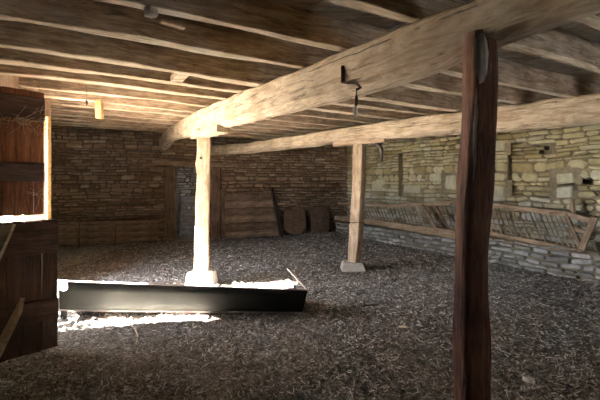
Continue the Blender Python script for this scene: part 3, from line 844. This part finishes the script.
# rounded slabs near the corner
for (x0,x1,y0,y1,lab) in ((284,306,207,233.5,'rounded brown slab leaning on the back wall right of the hurdle'), (311,329,206,232.5,'rounded slab leaning in the far corner beside the manger')):
    mb = MB(); n = 20; a = []
    for k in range(n):
        t = 2*math.pi*k/n; c_, s_n = math.cos(t), math.sin(t)
        p = (abs(c_)**9+abs(s_n)**9)**(-1/9)*(1+.14*noise.noise(Vector((c_*1.5,s_n*1.5,y1+x0))))
        x = (x0+x1)/2+(x1-x0)/2*c_*p*(1-.05*noise.noise(Vector((c_*2,s_n*2,x0)))); y = (y0+y1)/2+(y1-y0)/2*s_n*min(p,1.08)
        fr = (y-y0)/(y1-y0); a.append(BP(x, y, .08+.30*fr))
    bkv = Vector((-.02,.10,.02)); vs = a+[q+bkv for q in a]
    mb.add(vs, [tuple(range(n)), tuple(range(2*n-1,n-1,-1))]+[(i,n+i,n+(i+1)%n,(i+1)%n) for i in range(n)], 0, .3)
    o = mb.build('leaning_slab', M['dim_wood']); tag(o, lab, 'slab', 'slabs leaning in the far corner')
    bm = bmesh.new(); bm.from_mesh(o.data); bmesh.ops.recalc_face_normals(bm, faces=bm.faces); bm.to_mesh(o.data); bm.free()

# ------------------------------------------------------------------ iron bracket on the main beam
def onbeam(px): k = (px-300)/F; return 2.26/(k+.589)      # distance of the beam face in that column
root = empty('iron_bracket', P(344,84,onbeam(344)-.03), 'rusty iron bracket with a hanging fitting fixed to the main beam', 'bracket')
def q(px, py, o=.03): return P(px, py, onbeam(min(px,358))-o-.015)
def strip(name, A, B, w, t, mat, r): return timber(name, A, B, t, w, mat, r, seg=4, rough=.001)
mb = MB(); mb.box(tuple((q(342.8,66,.0)+q(342.8,84,.0))/2), (.030,.022,(q(342.8,66)-q(342.8,84)).length)); child(mb, 'strap', M['rust'], root)
mb = MB(); mb.tube([q(342,83,.03), q(350,84.5,.05), q(358,85,.08), q(360.5,87.5,.08), q(357,89.5,.08)], .011, 8); arm = child(mb, 'arm', M['rust'], root)
mb = MB(); mb.tube([q(356.5,88,.08), q(356.2,92,.08), q(356.5,97,.08)], .004, 6); child(mb, 'wire', M['rust'], arm)
mb = MB(); mb.tube([q(356.4,95,.08), q(356.4,98,.08), q(356.4,104,.08), q(355.6,107,.08)], lambda t: .007+.006*math.sin(math.pi*t), 8); sk = child(mb, 'socket', M['rust'], root)
mb = MB(); mb.tube([q(355.6,106,.08), q(355.3,109,.08), q(355.2,113,.08), q(355.8,117,.08)], lambda t: .003+.017*math.sin(math.pi*min(1,t*.85+.1)), 10); o = child(mb, 'insulator', M['white_chip'], sk, True); o['label'] = 'dusty pale insulator at its tip'
mb = MB(); mb.tube([q(336,64,.01), q(348,64.5,.01)], .006, 6)

# dark strap hanging under the pale beam
root = empty('hanging_strap', P(381,141,7.4), 'dark ragged strap hanging under the pale beam right of the tan post', 'strap')
mb = MB(); mb.tube([P(376,143,7.3), P(379,146,7.3), P(381.5,149,7.3), P(381.8,162,7.3)], lambda t: .045-.02*t, 7); child(mb, 'strap_end', M['void'], root)
mb = MB(); mb.tube([P(387,139,7.3), P(382,143,7.3), P(377,148,7.3)], .022, 6); child(mb, 'hook', M['rust'], root)

# small things under the joists
def jh(px, s):                                  # where column px passes under joist line s
    k = (px-300)/F; y = s/(JN.x*k+JN.y); return Vector((k*y, y, jz(k*y, y)))
c0 = jh(86.5, 6.02); py0 = c0.z
mb = MB(); y_ = c0.y; mb.tube([c0+Vector((0,0,.1)), c0+Vector((.004,0,-.05)), P(86.5,102,y_)], .004, 5)
root = empty('dangling_string', c0, 'thin dark string hanging from a bright joist at upper left', 'string', 'dangling strings'); child(mb, 'cord', M['cord'], root)
mb = MB(); mb.tube([P(86.5,100.5,y_), P(86.6,102,y_), P(86.6,105,y_)], lambda t: .010+.008*math.sin(math.pi*t), 8); o = child(mb, 'lamp_socket', M['rust'], root)
c0 = P(218.5,134,6.5)
mb = MB(); mb.tube([c0, P(218.8,145,6.5), P(218.2,158,6.5)], .004, 5); o = mb.build('dangling_string', M['cord']); tag(o, 'thin brown string hanging beside the pale left post', 'string', 'dangling strings')
c = jh(100, 6.75); mb = MB(); h_ = c.z-P(100,118,c.y).z
mb.box((0,0,0), (.085,.09,h_+.04), None, jit=.006); o = mb.build('wood_cleat', M['amber']); o.location = c+Vector((0,-.02,-h_/2+.01)); tag(o, 'small amber block of wood hanging under a lit joist at left', 'cleat')
c = jh(180, 4.5); mb = MB(); c1, c2 = P(174,81,c.y), P(184,73,c.y)
mb.box((0,0,0), (abs(c2.x-c1.x)+.02,.42,.05), Matrix.Rotation(.49,3,'Z'), jit=.004); o = mb.build('wood_block', M['beam']); o.location = Vector((c.x, c.y, jz(c.x,c.y)+.03)); tag(o, 'pale flat board bridging two joists at upper left', 'block')
c = jh(151, 2.74); mb = MB(); rr = .036; vs = []; n1, n2 = 10, 7
for i in range(n2+1):
    a = math.pi*i/n2
    for k in range(n1):
        b = 2*math.pi*k/n1; v = Vector((math.sin(a)*math.cos(b)*1.3, math.sin(a)*math.sin(b), math.cos(a)*1.0)); v *= 1+.35*noise.noise(v*2.5+Vector((5,0,0)))
        vs.append(c+v*rr+Vector((0,0,-.012)))
mb.add(vs, [(i*n1+k, (i+1)*n1+k, (i+1)*n1+(k+1)%n1, i*n1+(k+1)%n1) for i in range(n2) for k in range(n1)])
o = mb.build('mud_nest', M['base_stone'], smooth=True, origin=c); tag(o, 'small pale mud nest stuck under the dark joist at the top left', 'nest')
# loose board between joists beside the nest
A = jh(161,2.95)+Vector((0,0,.02)); B = jh(184,3.0)+Vector((0,0,.02)); o = timber('loose_board', A, B, .05, .02, M['joist'], rough=.004); tag(o, 'short reddish loose board tucked between joists beside the mud nest', 'board')

# ------------------------------------------------------------------ boards leaning at the left edge
def lean(name, quad, th, mat, lab):
    mb = MB(); n = len(quad); a = [P(*p) for p in quad]
    nn = (a[1]-a[0]).cross(a[2]-a[0]).normalized()*th
    if nn.y < 0: nn = -nn
    mb.add(a+[p+nn for p in a], [tuple(range(n)), tuple(range(2*n-1,n-1,-1))]+[(i,n+i,n+(i+1)%n,(i+1)%n) for i in range(n)])
    o = mb.build(name, mat, origin=a[-1]); tag(o, lab, 'board', 'boards leaning at the left edge')
    bm = bmesh.new(); bm.from_mesh(o.data); bmesh.ops.recalc_face_normals(bm, faces=bm.faces); bm.to_mesh(o.data); bm.free(); return o
lean('leaning_board', [(-6,222,2.75),(13,224,2.75),(1,252,2.72),(-78,437,2.6),(-103,433,2.6)], .03, M['tan_wood'], 'brown sawn board end leaning high at the left edge before the dark door leaf')
lean('leaning_board', [(17,306,2.9),(20.5,298,2.9),(18,312,2.88),(-2,354,2.84),(-34,421,2.78),(-48,421,2.78),(-3,342,2.84)], .03, M['tan_wood'], 'narrow split board leaning low at the left edge before the dark door leaf')

# ------------------------------------------------------------------ scraps on the floor
def scrap(name, px, py, lx, ly, lz, rot, mat, lab, cat, group=None):
    y = 1.6*F/(py-HZ); c = P(px, py, y); mb = MB()
    n = 7; vs = []
    for zz, sc in ((0,1), (lz,.75)):
        for k in range(n):
            a = 2*math.pi*k/n; r_ = sc*(1+random.uniform(-.18,.18)); vs.append((math.cos(a)*lx/2*r_, math.sin(a)*ly/2*r_, zz+random.uniform(0,.004)))
    mb.add(vs, [tuple(range(n-1,-1,-1)), tuple(range(n,2*n))]+[(i,(i+1)%n,n+(i+1)%n,n+i) for i in range(n)])
    o = mb.build(name, mat); o.location = (c.x, c.y, max(0, fz(c.x,c.y))+.03); o.rotation_euler = (0,random.uniform(-.15,.15),rot); tag(o, lab, cat, group)
scrap('paper_scrap', 231, 258, .17, .10, .012, -.3, M['white_chip'], 'small white scrap on the floor right of the pale left post', 'scrap')
scrap('wood_chip', 403, 330.5, .10, .035, .015, -.2, M['pale_wood_chip'], 'pale wood splinter on the open floor left of the near dark post', 'wood chip')
scrap('stone', 528, 385, .07, .10, .03, .6, M['base_stone'], 'small pinkish stone on the floor right of the near dark post', 'stone')
mb = MB(); pts = []
for (px, py) in ((108,311),(118,316),(128,322),(135,331),(138,338),(136,346)):
    y = 1.6*F/(py-HZ); q_ = P(px,py,y); q_.z = fz(q_.x,q_.y)+.02; pts.append(q_)
mb.tube(pts, .006, 6); o = mb.build('twine', M['pale_wood_chip'], origin=pts[0]); tag(o, 'curved pale twig of twine on the floor in front of the trough', 'twine')
mb = MB(); pts = []
for (px, py) in ((352,309),(364,308),(378,305.5)):
    y = 1.6*F/(py-HZ); q_ = P(px,py,y); q_.z = fz(q_.x,q_.y)+.025; pts.append(q_)
mb.tube(pts, .012, 6); o = mb.build('stick', M['dim_wood'], origin=pts[0]); tag(o, 'short dark stick on the floor right of the trough end', 'stick')

# ------------------------------------------------------------------ light
sun = bpy.data.lights.new('sun', 'SUN'); sun.energy = 3900; sun.angle = .0093; sun.color = (1,.93,.82)
so = bpy.data.objects.new('sun', sun); C.objects.link(so)
dv = Vector((.98,.2,-.6)).normalized(); so.rotation_euler = dv.to_track_quat('-Z','Y').to_euler(); so.location = (-12,-6,9)
w = bpy.data.worlds.new('sky'); bpy.context.scene.world = w; w.use_nodes = True
bg = w.node_tree.nodes['Background']; bg.inputs[0].default_value = (.74,.83,.94,1); bg.inputs[1].default_value = 42
def portal(loc, rot, sx, sy):
    l = bpy.data.lights.new('daylight_portal', 'AREA'); l.shape = 'RECTANGLE'; l.size = sx; l.size_y = sy
    l.cycles.is_portal = True
    o = bpy.data.objects.new('daylight_portal', l); C.objects.link(o); o.location = loc; o.rotation_euler = rot
portal((-4.35,5.1,1.3), (0,math.radians(-90),0), 2.6, 2.3)

cam = bpy.data.cameras.new('camera'); cam.sensor_width = 36; cam.lens = F/600*36; cam.shift_y = -(200-HZ)/600
cam.clip_end = 200; cam.clip_start = .05
co = bpy.data.objects.new('camera', cam); C.objects.link(co); co.location = (0,0,EYE); co.rotation_euler = (math.radians(90),0,0)
sc = bpy.context.scene; sc.camera = co
sc.view_settings.view_transform = 'Standard'; sc.view_settings.look = 'None'; sc.view_settings.gamma = 1
sc.view_settings.use_curve_mapping = False; sc.view_settings.exposure = .66
